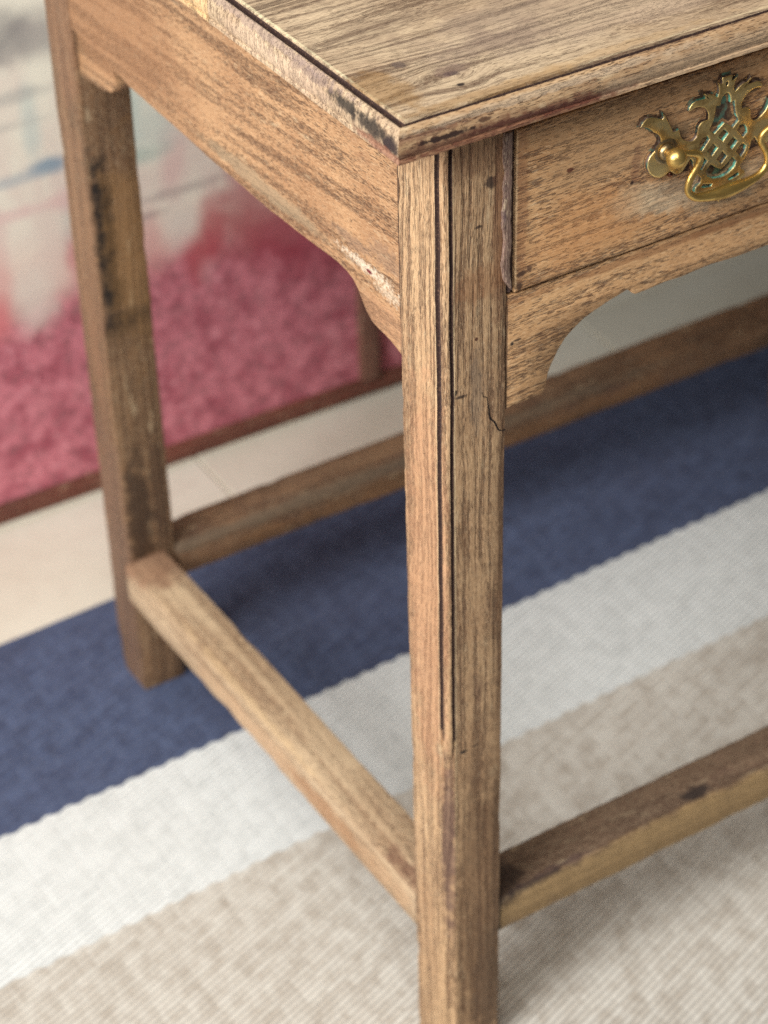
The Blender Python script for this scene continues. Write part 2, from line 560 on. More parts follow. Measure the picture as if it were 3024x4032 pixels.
link("post", loft("post", lambda a: bar_profile(0.3735, 0.3945, -0.004, 0.028, 0.003), 2, 0.020, 1.25, 60, 0.0005, 3),
     tanwood, screen, 40)
for (a, b) in ((0.515, 0.535), (-1.04, -1.02)):
    link("post", loft("post", lambda t: bar_profile(a, b, -0.002, 0.028, 0.003), 2, 0.020, 1.25, 30, 0.0005, 3),
         redwood, screen, 40)

# ------------------------------------------------------------------ the oak table
table = bpy.data.objects.new("side_table", None)
COL.objects.link(table)
tag(table, "worn oak side table with a drawer, brass pull and straight legs joined by stretchers", "side table")

BLK = (38, 30, 30)
PUR = (98, 72, 66)
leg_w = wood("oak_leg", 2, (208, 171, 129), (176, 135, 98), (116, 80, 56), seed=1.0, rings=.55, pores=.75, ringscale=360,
             ringlen=9, porelen=75, porescale=1150, dirt=.3, blot=.5, wave=.0045, stains_and_light=[
        ((.0066, 0, .5492), (.0012, .004, .0024), (40, 32, 30), .9, .3, 300), ((.0107, 0, .5453), (.0035, .004, .0010), (70, 54, 44), .9, .5, 300),
        ((.0202, 0, .5791), (.0010, .004, .0012), (80, 40, 28), .9, .3, 300), ((.0203, 0, .545), (.0038, .004, .026), (128, 112, 96), .45, .6, 200),
        ((.0291, 0, .6718), (.0038, .004, .0035), (62, 48, 44), .85, .6, 300), ((.0212, 0, .6478), (.0022, .004, .0010), (66, 50, 42), .9, .5, 300),
        ((.0345, 0, .640), (.0040, .004, .055), (132, 88, 62), .6, .5, 120), ((.022, 0, .688), (.020, .004, .010), (120, 84, 60), .45, .5, 150),
        ((.0200, 0, .612), (.016, .004, .010), (150, 104, 70), .5, .6, 150),
        ((.011, 0, .283), (.0030, .004, .0012), (46, 38, 34), .95, .5, 300), ((.020, 0, .284), (.0028, .004, .0007), (58, 46, 40), .9, .5, 300),
        ((.026, 0, .13), (.020, .006, .14), (112, 82, 58), .62, .6, 90), ((.002, .003, .205), (.0040, .0055, .070), PUR, .75, .7, 120, .5),
        ((.030, 0, .06), (.010, .006, .06), (96, 74, 58), .5, .6, 90),
        ((.0, .020, .40), (.003, .022, .14), (196, 144, 108), .5, .5, 60), ((.0060, 0, .45), (.0005, .004, .26), (232, 204, 160), .7, .5, 200, .5), ((.0, .0092, .45), (.004, .0005, .26), (232, 204, 160), .45, .5, 200, .5), ((.0375, 0, .40), (.0030, .004, .12), (128, 92, 66), .5, .9, 160, .5)])  # pale edge lines: worn wood plus highlights painted into the colour
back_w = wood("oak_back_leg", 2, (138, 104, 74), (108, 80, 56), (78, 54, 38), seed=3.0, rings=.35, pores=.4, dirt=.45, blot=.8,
              dirtcol=(78, 58, 44), stains_and_light=[
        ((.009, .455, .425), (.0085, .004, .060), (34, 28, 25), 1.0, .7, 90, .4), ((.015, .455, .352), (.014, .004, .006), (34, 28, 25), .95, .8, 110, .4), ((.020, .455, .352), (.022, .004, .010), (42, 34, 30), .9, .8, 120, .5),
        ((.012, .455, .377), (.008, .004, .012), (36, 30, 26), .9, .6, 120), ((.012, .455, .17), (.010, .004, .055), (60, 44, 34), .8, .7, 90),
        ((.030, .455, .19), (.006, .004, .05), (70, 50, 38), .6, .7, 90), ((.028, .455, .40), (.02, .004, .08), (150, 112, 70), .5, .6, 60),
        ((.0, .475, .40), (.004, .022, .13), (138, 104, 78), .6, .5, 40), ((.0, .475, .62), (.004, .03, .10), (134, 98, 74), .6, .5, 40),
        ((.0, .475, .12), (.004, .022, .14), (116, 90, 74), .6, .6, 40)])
rail_w = wood("oak_side_rail", 1, (196, 152, 110), (160, 115, 80), (108, 76, 54), seed=5.0, rings=.50, pores=.85, porelen=120,
              porescale=760, dirt=.3, dirtcol=(124, 84, 62), ringscale=140, ringlen=7, blot=.6, stains_and_light=[
        ((0, .0795, .5905), (.01, .022, .0028), (232, 214, 188), .75, 1.4, 420, .7), ((0, .0560, .5850), (.01, .012, .0035), (226, 204, 176), .6, 1.4, 420, .7),
        ((0, .0770, .5893), (.01, .0030, .0011), (110, 30, 40), 1.0, .1, 300), ((0, .20, .587), (.01, .07, .0055), (158, 136, 108), .75, .5, 70),
        ((0, .095, .600), (.01, .020, .004), (136, 110, 92), .5, .7, 150), ((0, .060, .607), (.01, .015, .008), (128, 104, 88), .45, .8, 200),
        ((0, .0449, .63), (.01, .0006, .10), (66, 48, 40), .85, .2, 200), ((0, .052, .700), (.01, .014, .018), (168, 136, 102), .75, .4, 80), ((0, .06, .566), (.01, .03, .010), (182, 138, 104), .5, .5, 60),
        ((0, .40, .62), (.01, .10, .05), (156, 112, 78), .6, .5, 30)], slope=.06)
front_w = wood("oak_apron", 0, (208, 164, 116), (184, 136, 92), (134, 92, 58), seed=6.5, rings=.15, pores=.85, porelen=95,
               porescale=700, dirt=.2, ringscale=200, ringlen=5, blot=.5, slope=-.02, stains_and_light=[
        ((.0401, 0, .56), (.0006, .004, .06), (70, 50, 40), .8, .2, 200), ((.0436, 0, .5677), (.0011, .004, .0012), (40, 34, 32), .95, .2, 300), ((.047, 0, .5690), (.0028, .004, .0008), (66, 52, 42), .9, .4, 300),
        ((.20, 0, .5955), (.04, .004, .003), (120, 82, 54), .6, .5, 100), ((.13, 0, .5945), (.09, .004, .0022), (140, 96, 62), .6, .5, 100)])  # dark bands paint the shade just under the drawer's lower edge
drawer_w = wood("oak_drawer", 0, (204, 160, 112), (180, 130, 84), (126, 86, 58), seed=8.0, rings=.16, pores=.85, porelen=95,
                porescale=560, dirt=.2, ringscale=230, ringlen=6, blot=.7, slope=-.03, stains_and_light=[
        ((.145, 0, .628), (.030, .004, .010), (210, 190, 158), .5, .7, 60), ((.118, 0, .632), (.014, .004, .010), (208, 184, 148), .4, .7, 70),
        ((.185, 0, .622), (.030, .004, .014), (196, 176, 144), .45, .7, 60), ((.11, 0, .668), (.05, .004, .018), (174, 138, 100), .5, .6, 40),
        ((.128, 0, .690), (.10, .004, .006), (150, 118, 84), .55, .4, 60),  # greyish band paints the overhang's shade along the drawer top
        ((.0445, 0, .65), (.0006, .004, .055), (226, 190, 146), .7, .5, 300, .5), ((.0480, 0, .65), (.0035, .004, .05), (140, 96, 66), .5, .6, 120), ((.09, 0, .625), (.035, .004, .020), (196, 140, 90), .45, .6, 50), ((.0485, 0, .611), (.0035, .004, .0014), (62, 42, 34), .9, .6, 300), ((.0535, 0, .6125), (.0022, .004, .0022), (72, 48, 38), .85, .6, 300),  # first mark paints a bright highlight down the drawer's left edge
        ((.047, 0, .6035), (.0022, .004, .0022), (60, 44, 36), .85, .6, 300), ((.0785, 0, .664), (.0024, .004, .0012), (90, 44, 30), .9, .5, 300),
        ((.1215, 0, .6540), (.0030, .004, .0125), (104, 66, 54), .45, .8, 240), ((.147, 0, .664), (.010, .004, .006), (96, 84, 66), .6, .8, 200), ((.150, 0, .632), (.010, .004, .005), (110, 84, 62), .5, .9, 200), ((.1195, 0, .6435), (.0012, .004, .0011), (50, 30, 26), .95, .2, 300)])
top_w = wood("oak_top", 0, (204, 179, 146), (172, 142, 112), (104, 78, 60), seed=11.0, rings=.75, pores=.5, ringscale=210, ringlen=3.2,
             porelen=60, dirt=.30, dirtcol=(118, 96, 82), blot=.6, wave=.010, slope=.0,
             knots=[((.0154, .0171, .729), (.018, .016, .03), .55)], stains_and_light=[
        ((-.0290, .20, .7292), (.0007, .20, .01), (236, 220, 178), .8, .6, 400, .6), ((.35, -.0108, .7292), (.40, .0006, .01), (230, 206, 164), .6, .6, 300, .6), ((.0165, .0180, .7292), (.0040, .0022, .01), (58, 42, 50), .9, .5, 250), ((.0140, .0052, .7292), (.0022, .0016, .01), (40, 30, 30), .95, .4, 300),  # two pale lines: edge wear with highlights painted in beside the grooves
        ((.0185, .0215, .7292), (.010, .006, .01), (120, 94, 84), .55, .7, 160), ((0, .0409, .7292), (.0030, .0035, .01), (92, 74, 68), .8, .6, 250),
        ((.10, .040, .7292), (.08, .030, .01), (196, 172, 146), .4, .6, 30), ((.055, .036, .7292), (.030, .012, .01), (128, 104, 92), .5, .8, 60, .6), ((.075, .060, .7292), (.05, .012, .01), (132, 110, 94), .4, .9, 60, .6), ((.16, .018, .7292), (.05, .008, .01), (206, 178, 150), .5, .7, 50, .6), ((.03, .085, .7292), (.05, .010, .01), (120, 98, 80), .4, .9, 60, .6), ((-.022, .022, .7292), (.014, .022, .01), (150, 112, 66), .6, .6, 90),
        ((.02, -.009, .7292), (.05, .0045, .01), (150, 112, 66), .55, .6, 90), ((.10, -.006, .7292), (.06, .0035, .01), (186, 152, 108), .4, .8, 90)])
edge_w = wood("oak_top_front_edge", 0, (206, 170, 128), (176, 136, 98), (112, 74, 56), seed=12.0, rings=.55, pores=.9, ringscale=260,
              porelen=110, porescale=760, dirt=.5, dirtcol=(104, 60, 50), blot=.6, worn=.2, stains_and_light=[
        ((.02, -.018, .713), (.075, .006, .0055), (116, 66, 50), .7, .8, 120), ((-.012, -.018, .7185), (.016, .006, .0016), (52, 34, 32), .95, 1.0, 260, .3), ((.03, -.018, .7150), (.03, .006, .0016), (96, 50, 40), .8, 1.1, 260, .3), ((.075, -.018, .7135), (.03, .006, .0018), (104, 58, 46), .7, 1.1, 260, .3), ((-.02, -.018, .7225), (.02, .006, .0018), (120, 84, 66), .6, 1.0, 260, .3), ((.06, -.018, .7255), (.09, .006, .0018), (214, 190, 160), .5, .7, 120),
        ((.012, -.018, .721), (.004, .006, .0012), (70, 40, 34), .8, .8, 200),
        ((.16, -.018, .716), (.07, .006, .007), (214, 186, 152), .5, .6, 90)])
end_w = wood("oak_top_end_grain", 2, (206, 182, 148), (182, 150, 120), (128, 100, 80), seed=13.0, rings=.45, pores=.65, porescale=700,
             porelen=260, ringscale=420, ringlen=90, dirt=.45, dirtcol=(134, 108, 100), blot=.7, worn=.3, stains_and_light=[
        ((-.0375, .030, .7225), (.004, .016, .0032), (58, 50, 42), .95, .9, 180, .5), ((-.0385, .006, .7205), (.004, .018, .0042), (54, 46, 40), .95, .9, 180, .5),
        ((-.0385, -.011, .7185), (.005, .0065, .0042), (52, 40, 40), 1.0, .5, 250), ((-.0375, .065, .7245), (.005, .020, .0025), (118, 98, 92), .7, .9, 160),
        ((-.0375, -.005, .7125), (.005, .022, .003), (136, 84, 66), .7, .7, 120), ((-.0362, .12, .7270), (.003, .09, .0022), (150, 128, 118), .6, 1.0, 200), ((-.0375, .10, .718), (.004, .06, .006), (206, 178, 152), .5, .6, 60)])
side_str = wood("oak_side_stretcher", 1, (204, 178, 144), (172, 142, 110), (146, 106, 76), seed=15.0, rings=.4, pores=.4, ringscale=160,
                blot=.6, dirt=.25, worn=.25, stains_and_light=[
        ((.018, .0405, .12), (.04, .0014, .04), (60, 44, 36), .8, .4, 150), ((.018, .4540, .12), (.04, .0020, .04), (60, 44, 36), .8, .4, 150), ((.018, .445, .134), (.03, .03, .012), (142, 104, 80), .75, .6, 60), ((.006, .062, .134), (.007, .020, .005), (120, 84, 66), .7, 1.1, 110, .6),
        ((0, .28, .132), (.003, .10, .003), (218, 186, 142), .4, .7, 60), ((.0, .20, .11), (.004, .16, .012), (200, 160, 122), .5, .6, 40),
        ((.0, .16, .112), (.004, .05, .008), (160, 116, 80), .6, .7, 60)])
front_str = wood("oak_front_stretcher", 0, (126, 102, 82), (98, 77, 62), (84, 62, 50), seed=17.0, rings=.4, pores=.5, ringscale=160,
                 blot=.7, dirt=.4, stains_and_light=[
        ((.22, 0.0, .118), (.30, .0065, .020), (180, 148, 102), .8, .35, 50), ((.0405, .02, .12), (.0014, .04, .04), (44, 34, 30), .85, .4, 150), ((.045, .02, .134), (.02, .02, .01), (58, 44, 38), .8, .6, 90),
        ((.21, .012, .134), (.010, .006, .01), (52, 44, 42), .85, .7, 120), ((.09, .006, .134), (.03, .003, .006), (84, 64, 60), .7, .8, 90),
        ((.07, .004, .1335), (.025, .0018, .004), (58, 46, 44), .8, .6, 120)])
back_str = wood("oak_back_stretcher", 0, (128, 92, 64), (98, 68, 48), (64, 48, 38), seed=19.0, rings=.4, pores=.4, ringscale=130,
                blot=.8, dirt=.4, stains_and_light=[
        ((.22, .452, .133), (.30, .006, .004), (104, 90, 74), .7, .5, 40), ((.30, .446, .118), (.25, .006, .010), (132, 92, 56), .5, .6, 30),
        ((.30, .475, .135), (.20, .010, .004), (140, 108, 80), .5, .6, 40)])
groove = simple("wax_and_gap_shade", (64, 48, 44), 0.5, col2=(118, 90, 72), scale=700, lo=.5, hi=.75)  # wax in the grooves; also paints the shade in the drawer gap
iron = simple("dark_crack_dirt", (26, 20, 20), 0.8)

# --- legs
ZSTOP = 0.284


def lerp(a, b, t):
    return a + (b - a) * t


def leg_prof(x0, y0, bead, a):
    w, d = W_, WD
    if bead:
        d = WD + .0045 * max(0.0, min(1.0, (a - .08) / .45))
        t = max(0.0, min(1.0, (ZSTOP + 0.006 - a) / 0.016))
        A, B = (0.0, .0086), (.0054, 0.0)
        full = [A, (.0016, .0082), (.0017, .0046), (.0002, .0042), (.0002, .0024), (.0007, .0011), (.0016, .0003), (.0030, .0000),
                (.0033, .0016), (.0049, .0016), B]
        flat = [(lerp(A[0], B[0], i / 10) * 0.9 + .0002, lerp(A[1], B[1], i / 10) * 0.9 + .0002) for i in range(11)]
        bd = [(lerp(p[0], q[0], t), lerp(p[1], q[1], t)) for p, q in zip(full, flat)]
    else:
        bd = [(0.0, .0016), (.0005, .0005), (.0016, 0.0)]
    pts = bd + [(w * .35, 0), (w * .7, 0), (w - .0013, 0.0), (w - .0004, .0004), (w, .0013), (w, d * .5), (w, d - .0012), (w - .0012, d), (.0012, d),
                (.0003, d - .0003), (0, d - .0012), (0.0, d * .7), (0.0, d * .4)]
    return [(x0 + p[0], y0 + p[1]) for p in pts]


def mirror_x(me):
    for v in me.vertices:
        v.co.x = LEN - v.co.x
    me.flip_normals()


mc = [1, 1, 1, 0, 0, 0, 0, 1, 1, 1] + [0] * 14
leg_me = loft("leg", lambda a: leg_prof(0, 0, True, a), 2, 0.0, ZB, 260, 0.00035, 1, mc, dent=0.0016)
for p_ in leg_me.polygons:      # the grooves stop well above the foot
    cut = {0: .300, 1: .291, 2: .276, 7: .272, 8: .285, 9: .296}.get(p_.index % 24, .28)
    if p_.center.z < cut:
        p_.material_index = 0
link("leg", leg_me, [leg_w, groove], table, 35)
m2 = leg_me.copy(); m2.materials.clear(); mirror_x(m2)
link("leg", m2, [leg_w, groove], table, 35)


def back_prof(a):
    pr = leg_prof(0, DEP - WD, False, a)
    k = max(0.0, 1 - a / 0.05)
    cx, cy = W_ / 2, DEP - WD / 2
    return [(lerp(p[0], cx, 0.10 * k), lerp(p[1], cy, 0.10 * k)) for p in pr]


bl = loft("leg", back_prof, 2, 0.0, ZB, 200, 0.0004, 4, dent=0.0014)
link("leg", bl, back_w, table, 35)
m3 = bl.copy(); m3.materials.clear(); mirror_x(m3)
link("leg", m3, back_w, table, 35)

# crack in the front leg: a thin split, dark with old dirt
ck = [(.0238, .5435), (.0242, .5420), (.0245, .5403), (.0258, .5399), (.0272, .5387), (.0276, .5350), (.0282, .5313), (.0284, .5275),
      (.0291, .5242), (.0308, .5222), (.0322, .5205), (.0336, .5170), (.0350, .5141), (.0370, .5130), (.0394, .5125)]
cwid = [.00010, .00012, .00014, .00016, .0002, .00032, .0004, .00045, .0006, .0004, .00055, .0005, .00035, .00025, .0002]
top_, bot_ = [], []
for (p, w) in zip(ck, cwid):
    top_.append((p[0] + w * .7, p[1] + w * .7)); bot_.append((p[0] - w * .7, p[1] - w * .7))
cv, cf = [], []
for i in range(len(ck)):
    for q, y in ((top_[i], -.00035), (bot_[i], -.00035), (top_[i], .0004), (bot_[i], .0004)):
        cv.append((q[0], y, q[1]))
for i in range(len(ck) - 1):
    a = i * 4; b = a + 4
    cf += [(a, a + 1, b + 1, b), (a + 2, b + 2, b + 3, a + 3), (a, b, b + 2, a + 2), (a + 1, a + 3, b + 3, b + 1)]
cf += [(0, 2, 3, 1), (len(cv) - 4, len(cv) - 3, len(cv) - 1, len(cv) - 2)]
link("crack", mesh("crack", cv, cf), iron, bpy.data.objects["leg"])

# --- side rail with shaped lower edge
rp = [(.0440, .5508), (.0462, .5518), (.0540, .5540), (.0625, .5553), (.0700, .5558), (.0767, .5572), (.0815, .5605), (.0861, .5657),
      (.0905, .5710), (.0956, .5748), (.1020, .5768), (.1105, .5776), (.1259, .5772), (.1656, .5752), (.1902, .5741), (.2124, .5746),
      (.2352, .5751), (.2645, .5750), (.2941, .5766), (.3248, .5774), (.3666, .5785), (.4100, .5830), (.4548, .5870)]
outline = rp + [(.4548, ZB), (.0440, ZB)]
rail = board("side_rail", [outline], 0.018, 0.0011, lambda u, v, n: (0.0092 + n + 0.0002, u, v), step=.003, amp=.00035, seed=2)
link("side_rail", rail, rail_w, table, 35)
m4 = rail.copy(); m4.materials.clear(); mirror_x(m4)
link("side_rail", m4, rail_w, table, 35)
# the separate shaped block at the rear end of the rail
bp = [(.4548, .5515), (.4470, .5520), (.4330, .5535), (.4200, .5548), (.4080, .5580), (.4000, .5640), (.3990, .5770), (.3990, .5840), (.4548, .5860)]
brk = board("bracket", [bp], 0.026, 0.0012, lambda u, v, n: (0.0165 + n, u, v), step=.003, amp=.0003, seed=3)
link("bracket", brk, rail_w, table, 35)
m5 = brk.copy(); m5.materials.clear(); mirror_x(m5)
link("bracket", m5, rail_w, table, 35)
# back rail
br = board("back_rail", [[(W_, .60), (LEN - W_, .60), (LEN - W_, ZB), (W_, ZB)]], 0.018, .001,
           lambda u, v, n: (u, DEP - 0.012 - n, v), step=.01, amp=.0003, seed=4)
link("back_rail", br, back_w, table, 35)

# --- front apron below the drawer
ap = [(.0400, .5258), (.0440, .5265), (.0500, .5263), (.0557, .5268), (.0610, .5269), (.0650, .5275), (.0664, .5300), (.0673, .5341),
      (.0682, .5395), (.0704, .5445), (.0748, .5528), (.0789, .5579), (.0847, .5624), (.0914, .5666), (.0998, .5698), (.1083, .5722),
      (.1203, .5752), (.1238, .5746), (.1246, .5717), (.1265, .5704), (.1345, .5702), (.1476, .5712), (.1610, .5708), (.1788, .5716),
      (.197, .5706), (.2208, .5706), (.30, .5706), (.36, .5706)]
apm = [(LEN - u, v) for (u, v) in ap[::-1]][1:]
apo = ap + apm + [(LEN - .0400, .5990), (.0400, .5990)]
apr = board("apron", [apo], 0.018, 0.0008, lambda u, v, n: (u, 0.0092 - n, v), step=.003, amp=.0003, seed=5)
link("apron", apr, front_w, table, 35)
# gap strip below the drawer; divider rail above it, mostly under the top's edge
v, f = slab(.0398, LEN - .0398, .003, .012, .5985, .6015)
link("drawer_gap_shade", mesh("drawer_gap_shade", v, f), groove, table)  # dark strip added to paint the shade in this gap
v, f = slab(.0398, LEN - .0398, .0005, .0180, .6985, ZB)
link("top_rail", mesh("top_rail", v, f), front_w, table)

# --- drawer with worn bead strip at its side
dr_out = [(.0440, .6008), (LEN - .0440, .6008), (LEN - .0440, .6978), (.0440, .6978)]
dface = board("drawer", [dr_out], 0.018, 0.0007, lambda u, v, n: (u, 0.0080 - n, v), step=.004, amp=.00012, seed=6)
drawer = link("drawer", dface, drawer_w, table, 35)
bead_w = wood("worn_drawer_bead", 2, (144, 116, 102), (92, 72, 68), (54, 42, 44), seed=21, rings=.5, pores=.5, dirt=.8,
              dirtcol=(96, 76, 80), worn=.2)
bs = [(.0409, .6030), (.0398, .6045), (.0380, .6075), (.0366, .6110), (.0362, .620), (.0364, .632), (.0360, .6440), (.0363, .658), (.0366, .668),
      (.0376, .676), (.0362, .681), (.0360, .690), (.0362, .6990), (.0409, .6990)]
bs = [(u, v) for u, v in bs]
bmsh = board("cock_bead", [bs], 0.0075, 0.0011, lambda u, v, n: (u, 0.0012 - n, v), step=.0016, amp=.0010, seed=8, res=3)
link("cock_bead", bmsh, bead_w, drawer, 60)
bm2 = bmsh.copy(); bm2.materials.clear(); mirror_x(bm2)
link("cock_bead", bm2, bead_w, drawer, 60)
for mir in (0, 1):
    me = loft("quirk", lambda a: [(.0404, .0012), (.0420, .0004), (.0432, .0014), (.0441, .0014), (.0441, .006), (.0404, .006)], 2, .6010, .6978, 60, .00015, 3)
    if mir:
        mirror_x(me)
    link("quirk", me, groove, drawer, 30)

# --- table top: two boards side by side, moulded edge with a dark quirk
PROF = [(-.0030, 0), (-.0022, -.0002), (-.0016, -.0012), (-.0013, -.0036), (.0009, -.0036), (.0013, -.0008), (.0020, -.0009), (.0030, -.0020),
        (.0040, -.0040), (.0047, -.0068), (.0051, -.0100), (.0049, -.0135), (.0042, -.0155), (.0038, -.0166), (.0046, -.0172), (.0046, -.0190), (.0040, -.0193)]
XL, XR, YF, YB = -.0333, LEN + .0333, -.0141, DEP + .012


def top_board(y0, y1, front, seed, mats):
    """U-shaped moulded rim round a flat board; groove faces take the dark wax"""
    verts, faces, mi = [], [], []
    st = 0.004

    def path(d):
        pts = []
        yf = (YF - d) if front else y0
        n = int((y1 - YF) / st)
        for k in range(n + 1):
            t = k / n
            pts.append(((XL - d), lerp(y1, yf, t), 'L'))
        if front:
            n = int((XR - XL) / st)
            for k in range(1, n + 1):
                pts.append((lerp(XL - d, XR + d, k / n), yf, 'F'))
            n = int((y1 - YF) / st)
            for k in range(1, n + 1):
                pts.append(((XR + d), lerp(yf, y1, k / n), 'R'))
        return pts

    def strip(getpts, flip=False):
        base0 = len(verts)
        rows = []
        for pi, (d, z) in enumerate(PROF):
            pts = getpts(d)
            rows.append(pts)
            for (x, y, tg) in pts:
                jit = wob((x, y, pi * .03), seed, 55, .00028 if pi > 5 else .00016)
                dz = wob((x, y, pi * .03 + 1), seed, 55, .00025 if pi > 7 else .0001)
                if pi == 0:
                    jit = dz = 0
                if pi in (0, 1, 2, 3) and tg == 'L':
                    jit += .0015          # the groove runs wider along the side
                nx, ny = (1, 0) if tg in 'LR' else (0, 1)
                verts.append((x + nx * jit, y + ny * jit, ZG + z + dz))
        n = len(rows[0])
        for pi in range(len(PROF) - 1):
            for k in range(n - 1):
                a = base0 + pi * n + k
                faces.append((a, a + 1, a + n + 1, a + n))
                tg = rows[0][k + 1][2]
                if pi in (2, 3, 4):
                    mi.append(3)
                elif pi < 2:
                    mi.append(0)
                else:
                    mi.append(1 if tg == 'F' else 2)
        return base0, n

    if front:
        b0, n = strip(path)
        faces.append(tuple(range(b0, b0 + n))); mi.append(0)
        e = b0 + (len(PROF) - 1) * n
        faces.append(tuple(range(e, e + n))[::-1]); mi.append(0)
        faces.append(tuple([b0 + pi * n for pi in range(len(PROF))] + [b0 + pi * n + n - 1 for pi in range(len(PROF) - 1, -1, -1)])); mi.append(0)
    else:
        bl0, n = strip(path)
        br0, n2 = strip(lambda d: [((XR + d), p[1], 'R') for p in path(d)])
        faces.append(tuple(list(range(bl0, bl0 + n)) + list(range(br0 + n - 1, br0 - 1, -1)))); mi.append(0)
        e1 = bl0 + (len(PROF) - 1) * n; e2 = br0 + (len(PROF) - 1) * n
        faces.append(tuple(list(range(e1, e1 + n)) + list(range(e2 + n - 1, e2 - 1, -1)))[::-1]); mi.append(0)
        for k in (0, n - 1):
            faces.append(tuple([bl0 + pi * n + k for pi in range(len(PROF))] + [br0 + pi * n + k for pi in range(len(PROF) - 1, -1, -1)])); mi.append(0)
    return link("top_board", mesh("top_board", verts, faces, mi), mats, table, 38)


YJ = .1745
top_w2 = wood("oak_top_second_board", 0, (214, 184, 140), (190, 156, 112), (120, 92, 66), seed=31.0, rings=.5, pores=.6, ringscale=190,
              ringlen=7, dirt=.2, blot=.5, slope=-.08)
end_w2 = wood("oak_end_grain_second_board", 2, (232, 196, 144), (208, 164, 112), (150, 112, 76), seed=33.0, rings=.4, pores=.5,
              porescale=700, porelen=260, ringscale=420, ringlen=90, dirt=.2)
top_board(None, YJ - .0003, True, 2, [top_w, edge_w, end_w, groove])
top_board(YB, YJ + .0003, False, 6, [top_w2, edge_w, end_w2, groove])

# --- stretchers
link("stretcher", loft("stretcher", lambda a: [(u + (-.0052 * max(0, a - .05) / .4), v + (-.0026 * (1 - a / .45))) for u, v in
                       bar_profile(.0004, .0362, ZS - .0345, ZS, .0022)], 1, WD - .0006, DEP - WD + .0006, 140, .0004, 7, dent=.0012),
     side_str, table, 40)
me = loft("stretcher", lambda a: bar_profile(.0004, .0362, ZS - .0345, ZS, .0022), 1, WD - .0006, DEP - WD + .0006, 80, .0006, 12, dent=.002)
mirror_x(me)
link("stretcher", me, side_str, table, 40)
link("stretcher", loft("stretcher", lambda a: bar_profile(.0022, .0382, ZS - .0300, ZS + .0004, .0018), 0, W_ - .0006, LEN - W_ + .0006, 200, .0004, 9, dent=.0014),
     front_str, table, 40)
YBK = DEP - WD - .0071 + .0075
link("stretcher", loft("stretcher", lambda a: bar_profile(DEP - WD - .0065, DEP - .0065, ZS - .0262, ZS, .0022), 0, W_ - .0006, LEN - W_ + .0006, 170, .0005, 15, dent=.0016),
     back_str, table, 40)

# ------------------------------------------------------------------ brass drawer pull
CX, CZ = .1785, .650
DY = -.0010            # drawer face


def brass_mat(name, base=(226, 188, 108), tarn=(120, 92, 46), amount=.5, rough=.27, flat=False):
    g = G(name)
    n = g.noise(g.co, 130, 4, 0.62)
    n2 = g.noise(g.co, 900, 3, 0.6)
    f = g.math('MULTIPLY', g.ramp(n, .42, .66), amount)
    c = g.mix(f, lin(*base), lin(*tarn))
    c = g.mix(g.ramp(n2, .62, .72, 0, .5), c, lin(80, 60, 36))
    g.put(g.b.inputs['Base Color'], c)
    g.b.inputs['Metallic'].default_value = 0.9
    g.put(g.b.inputs['Roughness'], g.math('ADD', g.ramp(n, .4, .7, rough, rough + .22), g.ramp(n2, .5, .7, 0, .1)))
    g.bump(g.math('ADD', g.math('MULTIPLY', n, .6), g.math('MULTIPLY', n2, .2)), .35, .0003)
    return g.m


brass = brass_mat("aged_brass")
brass_plate = brass_mat("brass_plate", (250, 216, 140), (126, 98, 58), .7, .30)
brass_ball = brass_mat("polished_brass", (226, 190, 112), (140, 104, 50), .4, .26)


def verdigris_mat():
    g = G("verdigris")
    n = g.noise(g.co, 260, 4, .65)
    n2 = g.noise(g.co, 1100, 3, .6)
    c = g.mix(g.ramp(n, .42, .58), lin(104, 180, 156), lin(70, 66, 66))
    c = g.mix(g.ramp(n2, .5, .7, 0, .55), c, lin(176, 214, 190))
    g.put(g.b.inputs['Base Color'], c)
    g.b.inputs['Roughness'].default_value = .5
    g.b.inputs['Specular IOR Level'].default_value = .6
    g.bump(n, .5, .0005)
    return g.m


def edge_mat():
    g = G("tarnished_plate_edge")
    n = g.noise(g.co, 150, 3, .6)
    c = g.mix(g.ramp(n, .40, .62), lin(150, 132, 118), lin(62, 48, 44))
    c = g.mix(g.ramp(g.noise(g.co, 90, 3, .6), .52, .62), c, lin(88, 150, 132))
    g.put(g.b.inputs['Base Color'], c)
    g.b.inputs['Metallic'].default_value = .55
    g.b.inputs['Roughness'].default_value = .32
    return g.m


brass_old = brass_mat('tarnished_brass', (170, 146, 104), (84, 76, 66), .8, .3)
verd = verdigris_mat()
edge_m = edge_mat()

